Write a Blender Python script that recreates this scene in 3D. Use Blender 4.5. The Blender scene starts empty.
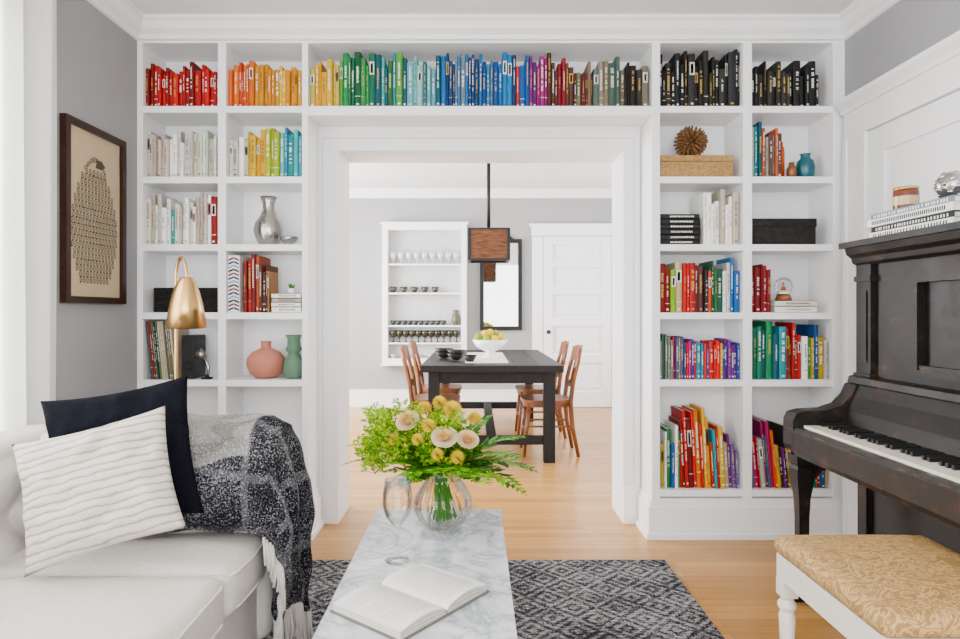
import bpy, bmesh, math, random
from mathutils import Vector, Matrix, noise
random.seed(7)
sc=bpy.context.scene
R=random.uniform
RJ=random.Random(3)

# ------------------------------------------------------------------ helpers
def lin(c):
    if isinstance(c,str):
        c=c.lstrip('#'); c=[int(c[i:i+2],16)/255 for i in (0,2,4)]
    return tuple((x/12.92 if x<=.04045 else ((x+.055)/1.055)**2.4) for x in c)
def sat(c,k=1.2,g=.58):
    L=.3*c[0]+.5*c[1]+.2*c[2]
    if max(c)-min(c)<.08: return c
    return tuple(min(1,max(0,(L+(x-L)*k)*g)) for x in c)
JIT=set()
class MB:
    def __init__(s): s.v=[];s.f=[];s.m=[];s.c=[];s.s=[]; s.mats=[]
    def mi(s,m):
        if m not in s.mats: s.mats.append(m)
        return s.mats.index(m)
    def add(s,vs,fs,mat,col=(.8,.8,.8),smooth=False,M=None):
        o=len(s.v); k=s.mi(mat)
        for p in vs:
            p=Vector(p)
            if M is not None: p=M@p
            s.v.append(p)
        for f in fs:
            s.f.append([i+o for i in f]); s.m.append(k); s.c.append(col); s.s.append(smooth)
    def box(s,x0,x1,y0,y1,z0,z1,mat,col=(.8,.8,.8),M=None):
        if mat.name in JIT:   # avoid exactly coplanar faces where boards meet
            e=[RJ.uniform(.00005,.0005) for _ in range(6)]
            x0-=e[0];x1+=e[1];y0-=e[2];y1+=e[3];z1+=e[5]
            if z0>.001: z0-=e[4]
        vs=[(x0,y0,z0),(x1,y0,z0),(x1,y1,z0),(x0,y1,z0),(x0,y0,z1),(x1,y0,z1),(x1,y1,z1),(x0,y1,z1)]
        s.add(vs,[(0,3,2,1),(4,5,6,7),(0,1,5,4),(1,2,6,5),(2,3,7,6),(3,0,4,7)],mat,col,False,M)
    def lathe(s,prof,c=(0,0,0),seg=28,mat=None,col=(.8,.8,.8),smooth=True,M=None,fn=None):
        vs=[];fs=[];n=len(prof)
        for r,z in prof:
            for i in range(seg):
                a=2*math.pi*i/seg
                rr=max(r,1e-4)*(fn(a,z) if fn else 1)
                vs.append((c[0]+rr*math.cos(a),c[1]+rr*math.sin(a),c[2]+z))
        for j in range(n-1):
            for i in range(seg):
                i2=(i+1)%seg
                fs.append((j*seg+i,j*seg+i2,(j+1)*seg+i2,(j+1)*seg+i))
        s.add(vs,fs,mat,col,smooth,M)
    def sphere(s,c,r,mat,col=(.8,.8,.8),seg=16,sz=1,M=None):
        n=max(6,seg//2)
        s.lathe([(r*math.sin(math.pi*i/n),-r*sz*math.cos(math.pi*i/n)) for i in range(n+1)],c,seg,mat,col,True,M)
    def tube(s,pts,r,mat,col=(.8,.8,.8),seg=8,M=None,smooth=True,caps=True):
        pts=[Vector(p) for p in pts]; n=len(pts)
        if not isinstance(r,(list,tuple)): r=[r]*n
        vs=[];fs=[]; up=None
        for j,p in enumerate(pts):
            t=(pts[min(j+1,n-1)]-pts[max(j-1,0)]).normalized()
            if up is None:
                up=t.orthogonal().normalized()
            up=(up-t*up.dot(t))
            up=up.normalized() if up.length>1e-6 else t.orthogonal().normalized()
            b=t.cross(up)
            for i in range(seg):
                a=2*math.pi*i/seg
                vs.append(p+(up*math.cos(a)+b*math.sin(a))*r[j])
        for j in range(n-1):
            for i in range(seg):
                i2=(i+1)%seg
                fs.append((j*seg+i,j*seg+i2,(j+1)*seg+i2,(j+1)*seg+i))
        if caps:
            fs.append(tuple(range(seg-1,-1,-1))); fs.append(tuple((n-1)*seg+i for i in range(seg)))
        s.add(vs,fs,mat,col,smooth,M)
    def prism(s,poly,axis,a,b,mat,col=(.8,.8,.8),M=None,smooth=False):
        def mk(p,t):
            return {'x':(t,p[0],p[1]),'y':(p[0],t,p[1]),'z':(p[0],p[1],t)}[axis]
        n=len(poly)
        vs=[mk(p,a) for p in poly]+[mk(p,b) for p in poly]
        fs=[(i,(i+1)%n,n+(i+1)%n,n+i) for i in range(n)]
        if smooth:
            s.add(vs,fs,mat,col,smooth,M); s.add(vs,[tuple(range(n-1,-1,-1)),tuple(range(n,2*n))],mat,col,False,M)
        else:
            s.add(vs,fs+[tuple(range(n-1,-1,-1)),tuple(range(n,2*n))],mat,col,False,M)
    def surf(s,fn,nu,nv,mat,col=(.8,.8,.8),M=None,smooth=True,colfn=None):
        vs=[fn(i/nu,j/nv) for j in range(nv+1) for i in range(nu+1)]
        w=nu+1
        fs=[(j*w+i,j*w+i+1,(j+1)*w+i+1,(j+1)*w+i) for j in range(nv) for i in range(nu)]
        st=len(s.c)
        s.add(vs,fs,mat,col,smooth,M)
        if colfn:
            for k in range(len(fs)):
                s.c[st+k]=colfn((k%nu+.5)/nu,(k//nu+.5)/nv)
    def softbox(s,x0,x1,y0,y1,z0,z1,r,mat,col=(.8,.8,.8),bulge=0,n=14,M=None,nz=0):
        h=((x1-x0)/2,(y1-y0)/2,(z1-z0)/2); c=Vector(((x0+x1)/2,(y0+y1)/2,(z0+z1)/2))
        def g(k,hh):
            t=2*k/n-1
            return math.sin(t*math.pi/2)*hh
        def P(q):
            inn=Vector([max(-(h[i]-r),min(h[i]-r,q[i])) for i in range(3)])
            d=Vector(q)-inn
            p=inn+d.normalized()*r if d.length>1e-9 else Vector(q)
            b=bulge*(1-(p.x/h[0])**2)*(1-(p.y/h[1])**2)
            if p.z>0: p.z+=b
            bx=bulge*.6*(1-(p.z/h[2])**2)*(1-(p.y/h[1])**2)
            if p.x>0: p.x+=bx
            p=p+c
            if nz:
                d=noise.noise(p*4)*nz+noise.noise(p*11)*nz*.3; p=p+Vector((d*.4,d*.4,d))
            return p
        for ax in range(3):
            for sg in (-1,1):
                a,b=(ax+1)%3,(ax+2)%3
                vs=[];fs=[]
                for j in range(n+1):
                    for i in range(n+1):
                        q=[0,0,0]; q[ax]=sg*h[ax]; q[a]=g(i,h[a]); q[b]=g(j,h[b]); vs.append(P(q))
                w=n+1
                for j in range(n):
                    for i in range(n):
                        f=(j*w+i,j*w+i+1,(j+1)*w+i+1,(j+1)*w+i)
                        fs.append(f if sg>0 else f[::-1])
                s.add(vs,fs,mat,col,True,M)
    def build(s,name,bevel=0,parent=None,weld=False,recalc=True,segs=2,solid=0,subsurf=0):
        xs=[p.x for p in s.v];ys=[p.y for p in s.v];zs=[p.z for p in s.v]
        o=Vector(((min(xs)+max(xs))/2,(min(ys)+max(ys))/2,min(zs)))
        me=bpy.data.meshes.new(name)
        me.from_pydata([p-o for p in s.v],[],s.f)
        for m in s.mats: me.materials.append(m)
        for i,p in enumerate(me.polygons):
            p.material_index=s.m[i]; p.use_smooth=s.s[i]
        at=me.color_attributes.new('Col','FLOAT_COLOR','CORNER')
        buf=[]
        for i,p in enumerate(me.polygons):
            c=s.c[i]; buf.extend([c[0],c[1],c[2],1.0]*p.loop_total)
        at.data.foreach_set('color',buf)
        if weld or recalc:
            bm=bmesh.new(); bm.from_mesh(me)
            if weld: bmesh.ops.remove_doubles(bm,verts=bm.verts,dist=.0004)
            if recalc: bmesh.ops.recalc_face_normals(bm,faces=bm.faces)
            bm.to_mesh(me); bm.free()
        ob=bpy.data.objects.new(name,me); sc.collection.objects.link(ob)
        ob.location=o
        if solid:
            md=ob.modifiers.new('solid','SOLIDIFY'); md.thickness=solid; md.offset=0
        if bevel:
            md=ob.modifiers.new('bevel','BEVEL'); md.width=bevel; md.segments=segs; md.limit_method='ANGLE'; md.angle_limit=math.radians(40)
        if parent:
            ob.parent=parent
        return ob

def new_mat(name):
    m=bpy.data.materials.new(name); m.use_nodes=True
    nt=m.node_tree; b=nt.nodes['Principled BSDF']; return m,nt,b
def setc(b,k,v):
    b.inputs[k].default_value=v
def coords(nt,scale=(1,1,1),rot=(0,0,0)):
    tc=nt.nodes.new('ShaderNodeTexCoord'); mp=nt.nodes.new('ShaderNodeMapping')
    mp.inputs['Scale'].default_value=scale; mp.inputs['Rotation'].default_value=rot
    nt.links.new(tc.outputs['Object'],mp.inputs['Vector']); return mp.outputs['Vector']
def ntex(nt,vec,scale,detail=4,rough=.5,dist=0):
    n=nt.nodes.new('ShaderNodeTexNoise'); n.inputs['Scale'].default_value=scale
    n.inputs['Detail'].default_value=detail; n.inputs['Roughness'].default_value=rough; n.inputs['Distortion'].default_value=dist
    nt.links.new(vec,n.inputs['Vector']); return n.outputs['Fac']
def ramp(nt,fac,stops):
    r=nt.nodes.new('ShaderNodeValToRGB'); e=r.color_ramp.elements
    while len(e)<len(stops): e.new(.5)
    for i,(p,c) in enumerate(stops):
        e[i].position=p; e[i].color=(c[0],c[1],c[2],1)
    nt.links.new(fac,r.inputs['Fac']); return r.outputs['Color']
def math_(nt,op,a,b_):
    n=nt.nodes.new('ShaderNodeMath'); n.operation=op
    for i,x in enumerate((a,b_)):
        if isinstance(x,(int,float)): n.inputs[i].default_value=x
        else: nt.links.new(x,n.inputs[i])
    return n.outputs[0]
def bump(nt,b,h,strength=.2,dist=.01):
    n=nt.nodes.new('ShaderNodeBump'); n.inputs['Strength'].default_value=strength; n.inputs['Distance'].default_value=dist
    nt.links.new(h,n.inputs['Height']); nt.links.new(n.outputs['Normal'],b.inputs['Normal'])
def pm(name,col,rough=.5,metal=0,dev=.04,sc_=6,bmp=0,bs=40,coat=0,stretch=(1,1,1),spec=.5):
    m,nt,b=new_mat(name)
    col=lin(col) if isinstance(col,str) else col
    v=coords(nt,stretch); f=ntex(nt,v,sc_)
    a=tuple(max(0,x*(1-dev)) for x in col); c=tuple(min(1,x*(1+dev)) for x in col)
    nt.links.new(ramp(nt,f,[(.3,a),(.7,c)]),b.inputs['Base Color'])
    setc(b,'Roughness',rough); setc(b,'Metallic',metal); setc(b,'Specular IOR Level',spec)
    if coat: setc(b,'Coat Weight',coat); setc(b,'Coat Roughness',.08)
    if bmp: bump(nt,b,ntex(nt,v,bs,3),bmp,.004)
    return m
def vcm(name,rough=.5,sheen=0,trans=0,bmp=0,spec=.5):
    m,nt,b=new_mat(name)
    a=nt.nodes.new('ShaderNodeVertexColor'); a.layer_name='Col'
    f=ntex(nt,coords(nt),25)
    mx=nt.nodes.new('ShaderNodeMix'); mx.data_type='RGBA'; mx.blend_type='MULTIPLY'; mx.inputs[0].default_value=.25
    nt.links.new(a.outputs['Color'],mx.inputs[6]); nt.links.new(ramp(nt,f,[(.3,(.75,.75,.75)),(.7,(1,1,1))]),mx.inputs[7])
    nt.links.new(mx.outputs[2],b.inputs['Base Color']); setc(b,'Roughness',rough); setc(b,'Specular IOR Level',spec)
    if trans:
        t=nt.nodes.new('ShaderNodeBsdfTranslucent'); nt.links.new(mx.outputs[2],t.inputs['Color'])
        ms=nt.nodes.new('ShaderNodeMixShader'); ms.inputs[0].default_value=trans
        nt.links.new(b.outputs[0],ms.inputs[1]); nt.links.new(t.outputs[0],ms.inputs[2])
        nt.links.new(ms.outputs[0],nt.nodes['Material Output'].inputs['Surface'])
    if bmp: bump(nt,b,ntex(nt,coords(nt),120),bmp,.003)
    return m

# ------------------------------------------------------------------ materials
WHITE=pm('white_paint',(.87,.87,.875),.4,dev=.01)
CEIL=pm('ceiling_paint',(.82,.825,.83),.8,dev=.01)
GRAY=pm('gray_wall_paint',(.29,.29,.30),.8,dev=.02,bmp=.05,bs=200)
GRAY2=pm('pale_gray_wall_paint',(.31,.31,.31),.8,dev=.02,bmp=.05,bs=200)
BOOK=vcm('book_cloth',.6,spec=.3)
PAINT=vcm('glazed_colour',.25)
MATTE=vcm('matte_colour',.75,spec=.2)
LEAF=vcm('plant_tissue',.55,trans=.3,spec=.3)
FABW=pm('cream_upholstery',(.66,.62,.565),.9,dev=.05,sc_=60,bmp=.4,bs=260,spec=.2)
BRASS=pm('brushed_brass',(.62,.38,.14),.28,1,dev=.05,bmp=.05)
BLKW=pm('black_stained_wood',(.010,.009,.009),.5,dev=.3,sc_=20,stretch=(1,.1,1),bmp=.1,spec=.22)
WOOD=pm('chair_oak',(.18,.052,.009),.35,dev=.4,sc_=14,stretch=(1,1,.25),coat=.1)
CREAMP=pm('cream_paint',(.80,.74,.64),.4,dev=.03)
SILVER=pm('hammered_silver',(.45,.43,.41),.22,1,dev=.08,bmp=.7,bs=60)
BLKM=pm('black_metal',(.010,.010,.010),.45,.2,dev=.2,spec=.3)
WICK=pm('dark_wicker',(.014,.012,.011),.7,dev=.5,sc_=50,bmp=.8,bs=90,spec=.2)
PORC=pm('white_porcelain',(.88,.88,.87),.15,dev=.01)
IVORY=pm('ivory_keys',(.80,.74,.60),.25,dev=.03)
MIRR,nt,b=new_mat('mirror_silver'); setc(b,'Metallic',1); setc(b,'Roughness',.03)
nt.links.new(ramp(nt,ntex(nt,coords(nt),3),[(0,(.6,.6,.6)),(1,(.7,.7,.7))]),b.inputs['Base Color'])
def thin_glass(name,tint,edge,amt=1.0):
    # thin-walled clear glass: transparent, fresnel reflections, darker rims
    m,nt,b=new_mat(name); nt.nodes.remove(b)
    lw=nt.nodes.new('ShaderNodeLayerWeight'); lw.inputs['Blend'].default_value=.2
    tcol=ramp(nt,lw.outputs['Facing'],[(.0,tint),(.8,tint),(1,edge)])
    t=nt.nodes.new('ShaderNodeBsdfTransparent'); nt.links.new(tcol,t.inputs['Color'])
    g=nt.nodes.new('ShaderNodeBsdfGlossy'); g.inputs['Roughness'].default_value=.02; g.inputs['Color'].default_value=(.95,.95,.95,1)
    fr=nt.nodes.new('ShaderNodeFresnel'); fr.inputs['IOR'].default_value=1.4
    ms=nt.nodes.new('ShaderNodeMixShader'); nt.links.new(math_(nt,'MULTIPLY',fr.outputs[0],amt),ms.inputs[0])
    nt.links.new(t.outputs[0],ms.inputs[1]); nt.links.new(g.outputs[0],ms.inputs[2]); nt.links.new(ms.outputs[0],nt.nodes['Material Output'].inputs['Surface'])
    return m
THIN=thin_glass('thin_glass',(.99,.99,.99),(.68,.70,.71),.7)
VASEG=thin_glass('vase_glass',(.985,.99,.988),(.74,.78,.77),.7)
# worn black piano finish: near-black, scuffed, brown wood showing in patches
BLACKP,nt,b=new_mat('worn_black_lacquer')
f=ntex(nt,coords(nt),14,8,.7); f2=ntex(nt,coords(nt,(1,1,1)),3,5,.6); f3=ntex(nt,coords(nt,(30,4,30)),1,6,.75)
base=ramp(nt,math_(nt,'MULTIPLY',f,f2),[(.0,(.0045,.004,.004)),(.27,(.007,.006,.005)),(.33,(.022,.012,.008)),(.40,(.075,.036,.017))])
scr=ramp(nt,f3,[(.62,(0,0,0)),(.72,(.05,.026,.013))])
mx=nt.nodes.new('ShaderNodeMix'); mx.data_type='RGBA'; mx.blend_type='ADD'; mx.inputs[0].default_value=1
nt.links.new(base,mx.inputs[6]); nt.links.new(scr,mx.inputs[7]); nt.links.new(mx.outputs[2],b.inputs['Base Color'])
nt.links.new(ramp(nt,f,[(.3,(.28,.28,.28)),(.7,(.55,.55,.55))]),b.inputs['Roughness']); setc(b,'Specular IOR Level',.22); bump(nt,b,f,.2,.002)
# worn arrises (bare wood strips along edges)
WORN=pm('bare_worn_edge',(.10,.048,.02),.6,dev=.9,sc_=25,stretch=(1,.25,1),spec=.15)

# oak floor
OAK,nt,b=new_mat('oak_strip_floor')
v=coords(nt); br=nt.nodes.new('ShaderNodeTexBrick'); nt.links.new(v,br.inputs['Vector'])
br.inputs['Scale'].default_value=1; br.inputs['Brick Width'].default_value=.95; br.inputs['Row Height'].default_value=.057
br.inputs['Mortar Size'].default_value=.0013; br.inputs['Mortar Smooth'].default_value=.3; br.inputs['Bias'].default_value=0
br.offset=.37; br.inputs['Color1'].default_value=(.58,.30,.085,1); br.inputs['Color2'].default_value=(.43,.205,.05,1); br.inputs['Mortar'].default_value=(.18,.08,.03,1)
g=ntex(nt,coords(nt,(1.2,26,1)),3,6,.6)
mx=nt.nodes.new('ShaderNodeMix'); mx.data_type='RGBA'; mx.blend_type='MULTIPLY'; mx.inputs[0].default_value=.6
nt.links.new(br.outputs['Color'],mx.inputs[6]); nt.links.new(ramp(nt,g,[(.3,(.74,.70,.62)),(.7,(1.0,1.0,1.0))]),mx.inputs[7])
nt.links.new(mx.outputs[2],b.inputs['Base Color']); setc(b,'Roughness',.28); setc(b,'Specular IOR Level',.35)
bump(nt,b,br.outputs['Fac'],-.25,.002)
# marble
MARB,nt,b=new_mat('white_marble')
v=coords(nt,(1,1,1)); n1=ntex(nt,v,3.6,10,.62,1.6); n2=ntex(nt,v,2.2,8,.65,.8)
c1=ramp(nt,n1,[(.38,(.76,.78,.80)),(.475,(.54,.57,.60)),(.50,(.36,.39,.43)),(.525,(.58,.61,.64)),(.64,(.80,.81,.82))])
c2=ramp(nt,n2,[(.35,(.66,.69,.72)),(.6,(.98,.98,.98))])
mx=nt.nodes.new('ShaderNodeMix'); mx.data_type='RGBA'; mx.blend_type='MULTIPLY'; mx.inputs[0].default_value=.8
nt.links.new(c1,mx.inputs[6]); nt.links.new(c2,mx.inputs[7]); nt.links.new(mx.outputs[2],b.inputs['Base Color']); setc(b,'Roughness',.16)
# rug: worn vintage pattern, rows of motifs broken up by wear
RUG,nt,b=new_mat('charcoal_distressed_rug')
f1=ntex(nt,coords(nt,(26,110,1)),1.0,5,.75); f2=ntex(nt,coords(nt,(4,7,1)),1.0,3,.6); f3=ntex(nt,coords(nt,(120,260,1)),1.0,2)
vo=nt.nodes.new('ShaderNodeTexVoronoi'); vo.feature='F1'; vo.distance='MANHATTAN'; vo.inputs['Scale'].default_value=5.5; vo.inputs['Randomness'].default_value=.12; nt.links.new(coords(nt),vo.inputs['Vector'])
rings=math_(nt,'SINE',math_(nt,'MULTIPLY',vo.outputs['Distance'],24),0)
s1=math_(nt,'MULTIPLY',f1,.46); s2=math_(nt,'MULTIPLY',f2,.16); s3=math_(nt,'MULTIPLY',f3,.38); s4=math_(nt,'MULTIPLY',rings,.034)
dv=math_(nt,'ADD',math_(nt,'ADD',s1,s2),math_(nt,'ADD',s3,s4))
nt.links.new(ramp(nt,dv,[(.445,(.009,.009,.012)),(.49,(.03,.03,.036)),(.52,(.17,.168,.172)),(.57,(.40,.39,.39))]),b.inputs['Base Color']); setc(b,'Roughness',.95); setc(b,'Specular IOR Level',.1)
bump(nt,b,f3,.5,.004)
# damask bench
DAM,nt,b=new_mat('gold_damask')
v=coords(nt,(1,1,1)); n1=ntex(nt,v,13,2,.4,3.4); n2=ntex(nt,v,300,2)
hi=(.56,.36,.145); lo=(.34,.19,.06)
cA=ramp(nt,n1,[(.38,hi),(.41,lo),(.47,lo),(.50,hi),(.56,hi),(.59,lo),(.66,lo)])
mx=nt.nodes.new('ShaderNodeMix'); mx.data_type='RGBA'; mx.blend_type='MULTIPLY'; mx.inputs[0].default_value=.5
nt.links.new(cA,mx.inputs[6]); nt.links.new(ramp(nt,n2,[(.3,(.8,.8,.8)),(.7,(1,1,1))]),mx.inputs[7]); nt.links.new(mx.outputs[2],b.inputs['Base Color']); setc(b,'Roughness',.6); setc(b,'Specular IOR Level',.25); bump(nt,b,n1,.2,.003)
# pleated cream pillow
PIL,nt,b=new_mat('cream_ribbed_linen')
w=nt.nodes.new('ShaderNodeTexWave'); w.wave_type='BANDS'; w.bands_direction='Y'; w.inputs['Scale'].default_value=14; w.inputs['Distortion'].default_value=2.4; w.inputs['Detail'].default_value=4; w.inputs['Detail Scale'].default_value=3
nt.links.new(coords(nt,(.5,1,1)),w.inputs['Vector'])
nn=ntex(nt,coords(nt,(14,130,14)),1,3)
mo=math_(nt,'MULTIPLY',w.outputs['Fac'],nn)
nt.links.new(ramp(nt,mo,[(.0,(.32,.275,.21)),(.06,(.50,.455,.385)),(.2,(.63,.59,.525)),(1,(.67,.635,.575))]),b.inputs['Base Color']); setc(b,'Roughness',.95); setc(b,'Specular IOR Level',.15); bump(nt,b,mo,.55,.006)
NAVY=pm('navy_linen',(.0042,.0045,.008),.95,dev=.3,sc_=80,bmp=.3,bs=300,spec=.08)
# curtain
CURT,nt,b=new_mat('sheer_white_curtain'); 
nt.links.new(ramp(nt,ntex(nt,coords(nt,(200,200,1)),2),[(.3,(.78,.78,.77)),(.7,(.86,.86,.85))]),b.inputs['Base Color']); setc(b,'Roughness',.95)
t=nt.nodes.new('ShaderNodeBsdfTranslucent'); t.inputs['Color'].default_value=(.82,.82,.81,1)
ms=nt.nodes.new('ShaderNodeMixShader'); ms.inputs[0].default_value=.32
nt.links.new(b.outputs[0],ms.inputs[1]); nt.links.new(t.outputs[0],ms.inputs[2]); nt.links.new(ms.outputs[0],nt.nodes['Material Output'].inputs['Surface'])
# throw
THR,nt,b=new_mat('speckled_wool_throw')
a=nt.nodes.new('ShaderNodeVertexColor'); a.layer_name='Col'
f=ntex(nt,coords(nt),190,2,.7); f2=ntex(nt,coords(nt),9,2,.5)
mo=math_(nt,'ADD',math_(nt,'MULTIPLY',f,.8),math_(nt,'MULTIPLY',f2,.2))
spk=ramp(nt,mo,[(.50,(0,0,0)),(.545,(.05,.05,.053)),(.60,(.28,.28,.29))])
mx=nt.nodes.new('ShaderNodeMix'); mx.data_type='RGBA'; mx.blend_type='ADD'; mx.inputs[0].default_value=1
nt.links.new(a.outputs['Color'],mx.inputs[6]); nt.links.new(spk,mx.inputs[7]); nt.links.new(mx.outputs[2],b.inputs['Base Color'])
setc(b,'Roughness',1); setc(b,'Specular IOR Level',.05); bump(nt,b,f,1,.008)
STRAW=pm('woven_straw',(.34,.20,.07),.8,dev=.4,sc_=70,bmp=.8,bs=110,stretch=(1,1,2.5),spec=.2)
DRIFT=pm('spiky_wood',(.17,.08,.03),.6,dev=.3,sc_=30,spec=.2)
LWOOD=pm('lantern_wood',(.11,.04,.014),.5,dev=.5,sc_=12,stretch=(1,1,5),spec=.2)
PAPER=pm('page_paper',(.80,.78,.74),.8,dev=.02)
for q in (WHITE,BLACKP,BLKM,BLKW,WICK,LWOOD): JIT.add(q.name)

# ------------------------------------------------------------------ room shell
XL,XR=-1.80,1.96; YB=3.40; YW=3.67; YD=3.94; YE=8.10; ZC=2.75
def bx(u): return (u-476)/188.2      # image pixel columns -> metres at the bookcase front plane
def bz(w): return 1.2+(312-w)/188.2  # image pixel rows -> height in metres on the same plane

m=MB(); m.box(-2.9,2.9,-1.6,YE+.1,-.08,0,OAK); m.build('floor')
m=MB(); m.box(-2.9,2.9,-1.6,YE+.1,ZC,ZC+.08,CEIL); m.build('ceiling')
m=MB() # left wall with window opening
m.box(XL-.15,XL,-1.6,.55,0,ZC,GRAY); m.box(XL-.15,XL,2.35,YW,0,ZC,GRAY)
m.box(XL-.15,XL,.55,2.35,0,.55,GRAY); m.box(XL-.15,XL,.55,2.35,2.4,ZC,GRAY); m.build('wall_left')
m=MB(); m.box(XR,XR+.15,-1.6,YW,0,ZC,GRAY); m.build('wall_right')
m=MB() # partition between the rooms
ox0,ox1,oz=-.78,.837,2.117
m.box(-2.9,ox0,YW,YD,0,ZC,WHITE); m.box(ox1,2.9,YW,YD,0,ZC,WHITE); m.box(ox0,ox1,YW,YD,oz,ZC,WHITE); m.build('wall_doorway')
m=MB(); m.box(-2.9,2.9,YE,YE+.1,0,ZC,GRAY2)
m.build('wall_dining_back')
m=MB(); m.box(-2.9,-2.75,YD,4.5,0,ZC,GRAY2); m.box(-2.9,-2.75,7.5,YE,0,ZC,GRAY2); m.box(-2.9,-2.75,4.5,7.5,0,.5,GRAY2); m.box(-2.9,-2.75,4.5,7.5,2.45,ZC,GRAY2); m.build('wall_dining_left')
m=MB(); m.box(2.75,2.9,YD,4.9,0,ZC,GRAY2); m.box(2.75,2.9,7.3,YE,0,ZC,GRAY2); m.box(2.75,2.9,4.9,7.3,0,.7,GRAY2); m.box(2.75,2.9,4.9,7.3,2.45,ZC,GRAY2); m.build('wall_dining_right')

def window(name,x,y0,y1,z0,z1,n):
    m=MB(); w=.05
    m.box(x-.03,x+.03,y0,y1,z0,z0+w,WHITE); m.box(x-.03,x+.03,y0,y1,z1-w,z1,WHITE)
    for i in range(n+1):
        yy=y0+(y1-y0-w)*i/n; m.box(x-.03,x+.03,yy,yy+w,z0,z1,WHITE)
    zm=(z0+z1)/2; m.box(x-.02,x+.02,y0,y1,zm-.02,zm+.02,WHITE)
    m.build(name)
window('window_1',XL-.08,.55,2.35,.55,2.4,2)
window('window_2',-2.83,4.5,7.5,.5,2.45,3)
window('window_3',2.83,4.9,7.3,.7,2.45,3)

# doorway casing
m=MB()
xl,xr=bx(305)+.003,bx(652)-.003
def vcas(a,b_):
    sg=1 if b_>a else -1
    m.box(min(a,b_),max(a,b_),YW-.018,YW,0,oz,WHITE)
    m.box(min(a,a+sg*.032),max(a,a+sg*.032),YW-.042,YW,0,2.20,WHITE)
    m.box(min(b_,b_-sg*.016),max(b_,b_-sg*.016),YW-.034,YW,0,oz+.012,WHITE)
    m.box(min(a,b_)-.0,max(a,b_)+.0,YW-.05,YW,0,.22,WHITE)
vcas(xl,ox0); vcas(xr,ox1)
m.box(xl,xr,YW-.018,YW,oz,2.2,WHITE); m.box(ox0,ox1,YW-.034,YW,oz,oz+.016,WHITE)
m.prism([(YW,2.19),(YW-.04,2.19),(YW-.045,2.205),(YW-.06,2.23),(YW-.06,2.245),(YW,2.245)],'x',xl,xr,WHITE)
m.build('trim_1',bevel=.002)

# ------------------------------------------------------------------ bookcase
SH=[2.295,1.92,1.56,1.197,.839,.254]; TOPZ=bz(43); TH=.035
m=MB()
def stile(a,b_,z0=.0,z1=TOPZ): m.box(bx(a),bx(b_),YB,YW-.001,z0,z1,WHITE)
m.box(XL,bx(143),YB,YW-.001,0,TOPZ,WHITE); stile(218,226); stile(302,308)
stile(652,660); stile(743,752); m.box(bx(833),XR-.001,YB,YW-.001,0,TOPZ,WHITE)
for z in SH:
    for a,b_ in ((143,218),(226,302),(660,743),(752,833)):
        m.box(bx(a),bx(b_),YB+.002,YW-.014,z-TH,z,WHITE)
m.box(bx(308),bx(652),YB+.002,YW-.001,2.245,2.295,WHITE)
for a,b_ in ((143,218),(226,302),(660,743),(752,833)): m.box(bx(a),bx(b_),YW-.014,YW-.001,.1,TOPZ,WHITE)
m.box(bx(308),bx(652),YW-.014,YW-.001,2.295,TOPZ,WHITE)
m.box(XL,XR-.001,YB,YW-.001,TOPZ,ZC-.001,WHITE)
for a,b_ in ((XL,bx(308)),(bx(652),XR-.001)):
    lf=a!=XL
    for pr,h0,h1 in ((.036,0,.03),(.024,0,.17),(.015,0,.19),(.007,0,.21)):
        m.box(a-(pr if lf else 0),b_+(0 if lf else pr),YB-pr,YW-.055,h0,h1,WHITE)
m.build('built_in_bookcase',bevel=.0015)

def crown_poly(y,sg):
    return [(y,ZC-.001),(y+sg*.075,ZC-.001),(y+sg*.075,ZC-.018),(y+sg*.06,ZC-.03),(y+sg*.045,ZC-.06),(y+sg*.02,ZC-.085),(y+sg*.015,ZC-.105),(y,ZC-.11)]
m=MB(); m.prism(crown_poly(YB,-1),'x',XL,XR,WHITE); m.build('trim_2')
m=MB(); m.prism(crown_poly(XL,1),'y',-1.5,YB,WHITE); m.build('trim_3')
m=MB(); m.prism(crown_poly(XR,-1),'y',-1.5,YB,WHITE); m.build('trim_4')
m=MB(); m.prism(crown_poly(YE,-1),'x',-2.75,2.75,WHITE); m.build('trim_5')
m=MB(); m.box(-2.75,.69,YE-.02,YE,0,.22,WHITE); m.box(-2.75,.69,YE-.028,YE,0,.03,WHITE); m.box(-2.75,.69,YE-.026,YE,.2,.22,WHITE); m.build('baseboard_dining')
m=MB(); m.box(XL,XL+.02,-1.5,YB-.04,0,.2,WHITE); m.build('baseboard_left')
m=MB()
m.box(XR-.028,XR-.0005,3.17,3.36,0,2.1,WHITE); m.box(XR-.040,XR-.001,3.165,3.20,0,2.098,WHITE); m.box(XR-.036,XR-.001,3.33,3.36,0,2.1,WHITE)
m.box(XR-.028,XR-.0005,.3,3.36,2.1,2.24,WHITE); m.box(XR-.040,XR-.001,.3,3.20,2.094,2.125,WHITE)
m.prism([(XR-.001,2.23),(XR-.04,2.23),(XR-.045,2.25),(XR-.07,2.28),(XR-.075,2.30),(XR-.001,2.305)],'y',.3,3.37,WHITE)
m.build('trim_6',bevel=.002)
m=MB(); m.box(XR-.006,XR-.001,.6,3.164,.005,2.093,WHITE)
for a,b_ in ((1.9,3.16),(.62,1.88)):
    m.box(XR-.022,XR-.003,a,a+.12,.01,2.09,WHITE); m.box(XR-.022,XR-.003,b_-.12,b_,.01,2.09,WHITE)
    for z0,z1 in ((.01,.25),(.75,.87),(1.25,1.35),(1.97,2.09)): m.box(XR-.022,XR-.003,a+.12,b_-.12,z0,z1,WHITE)
m.build('door_1',bevel=.003)

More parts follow.
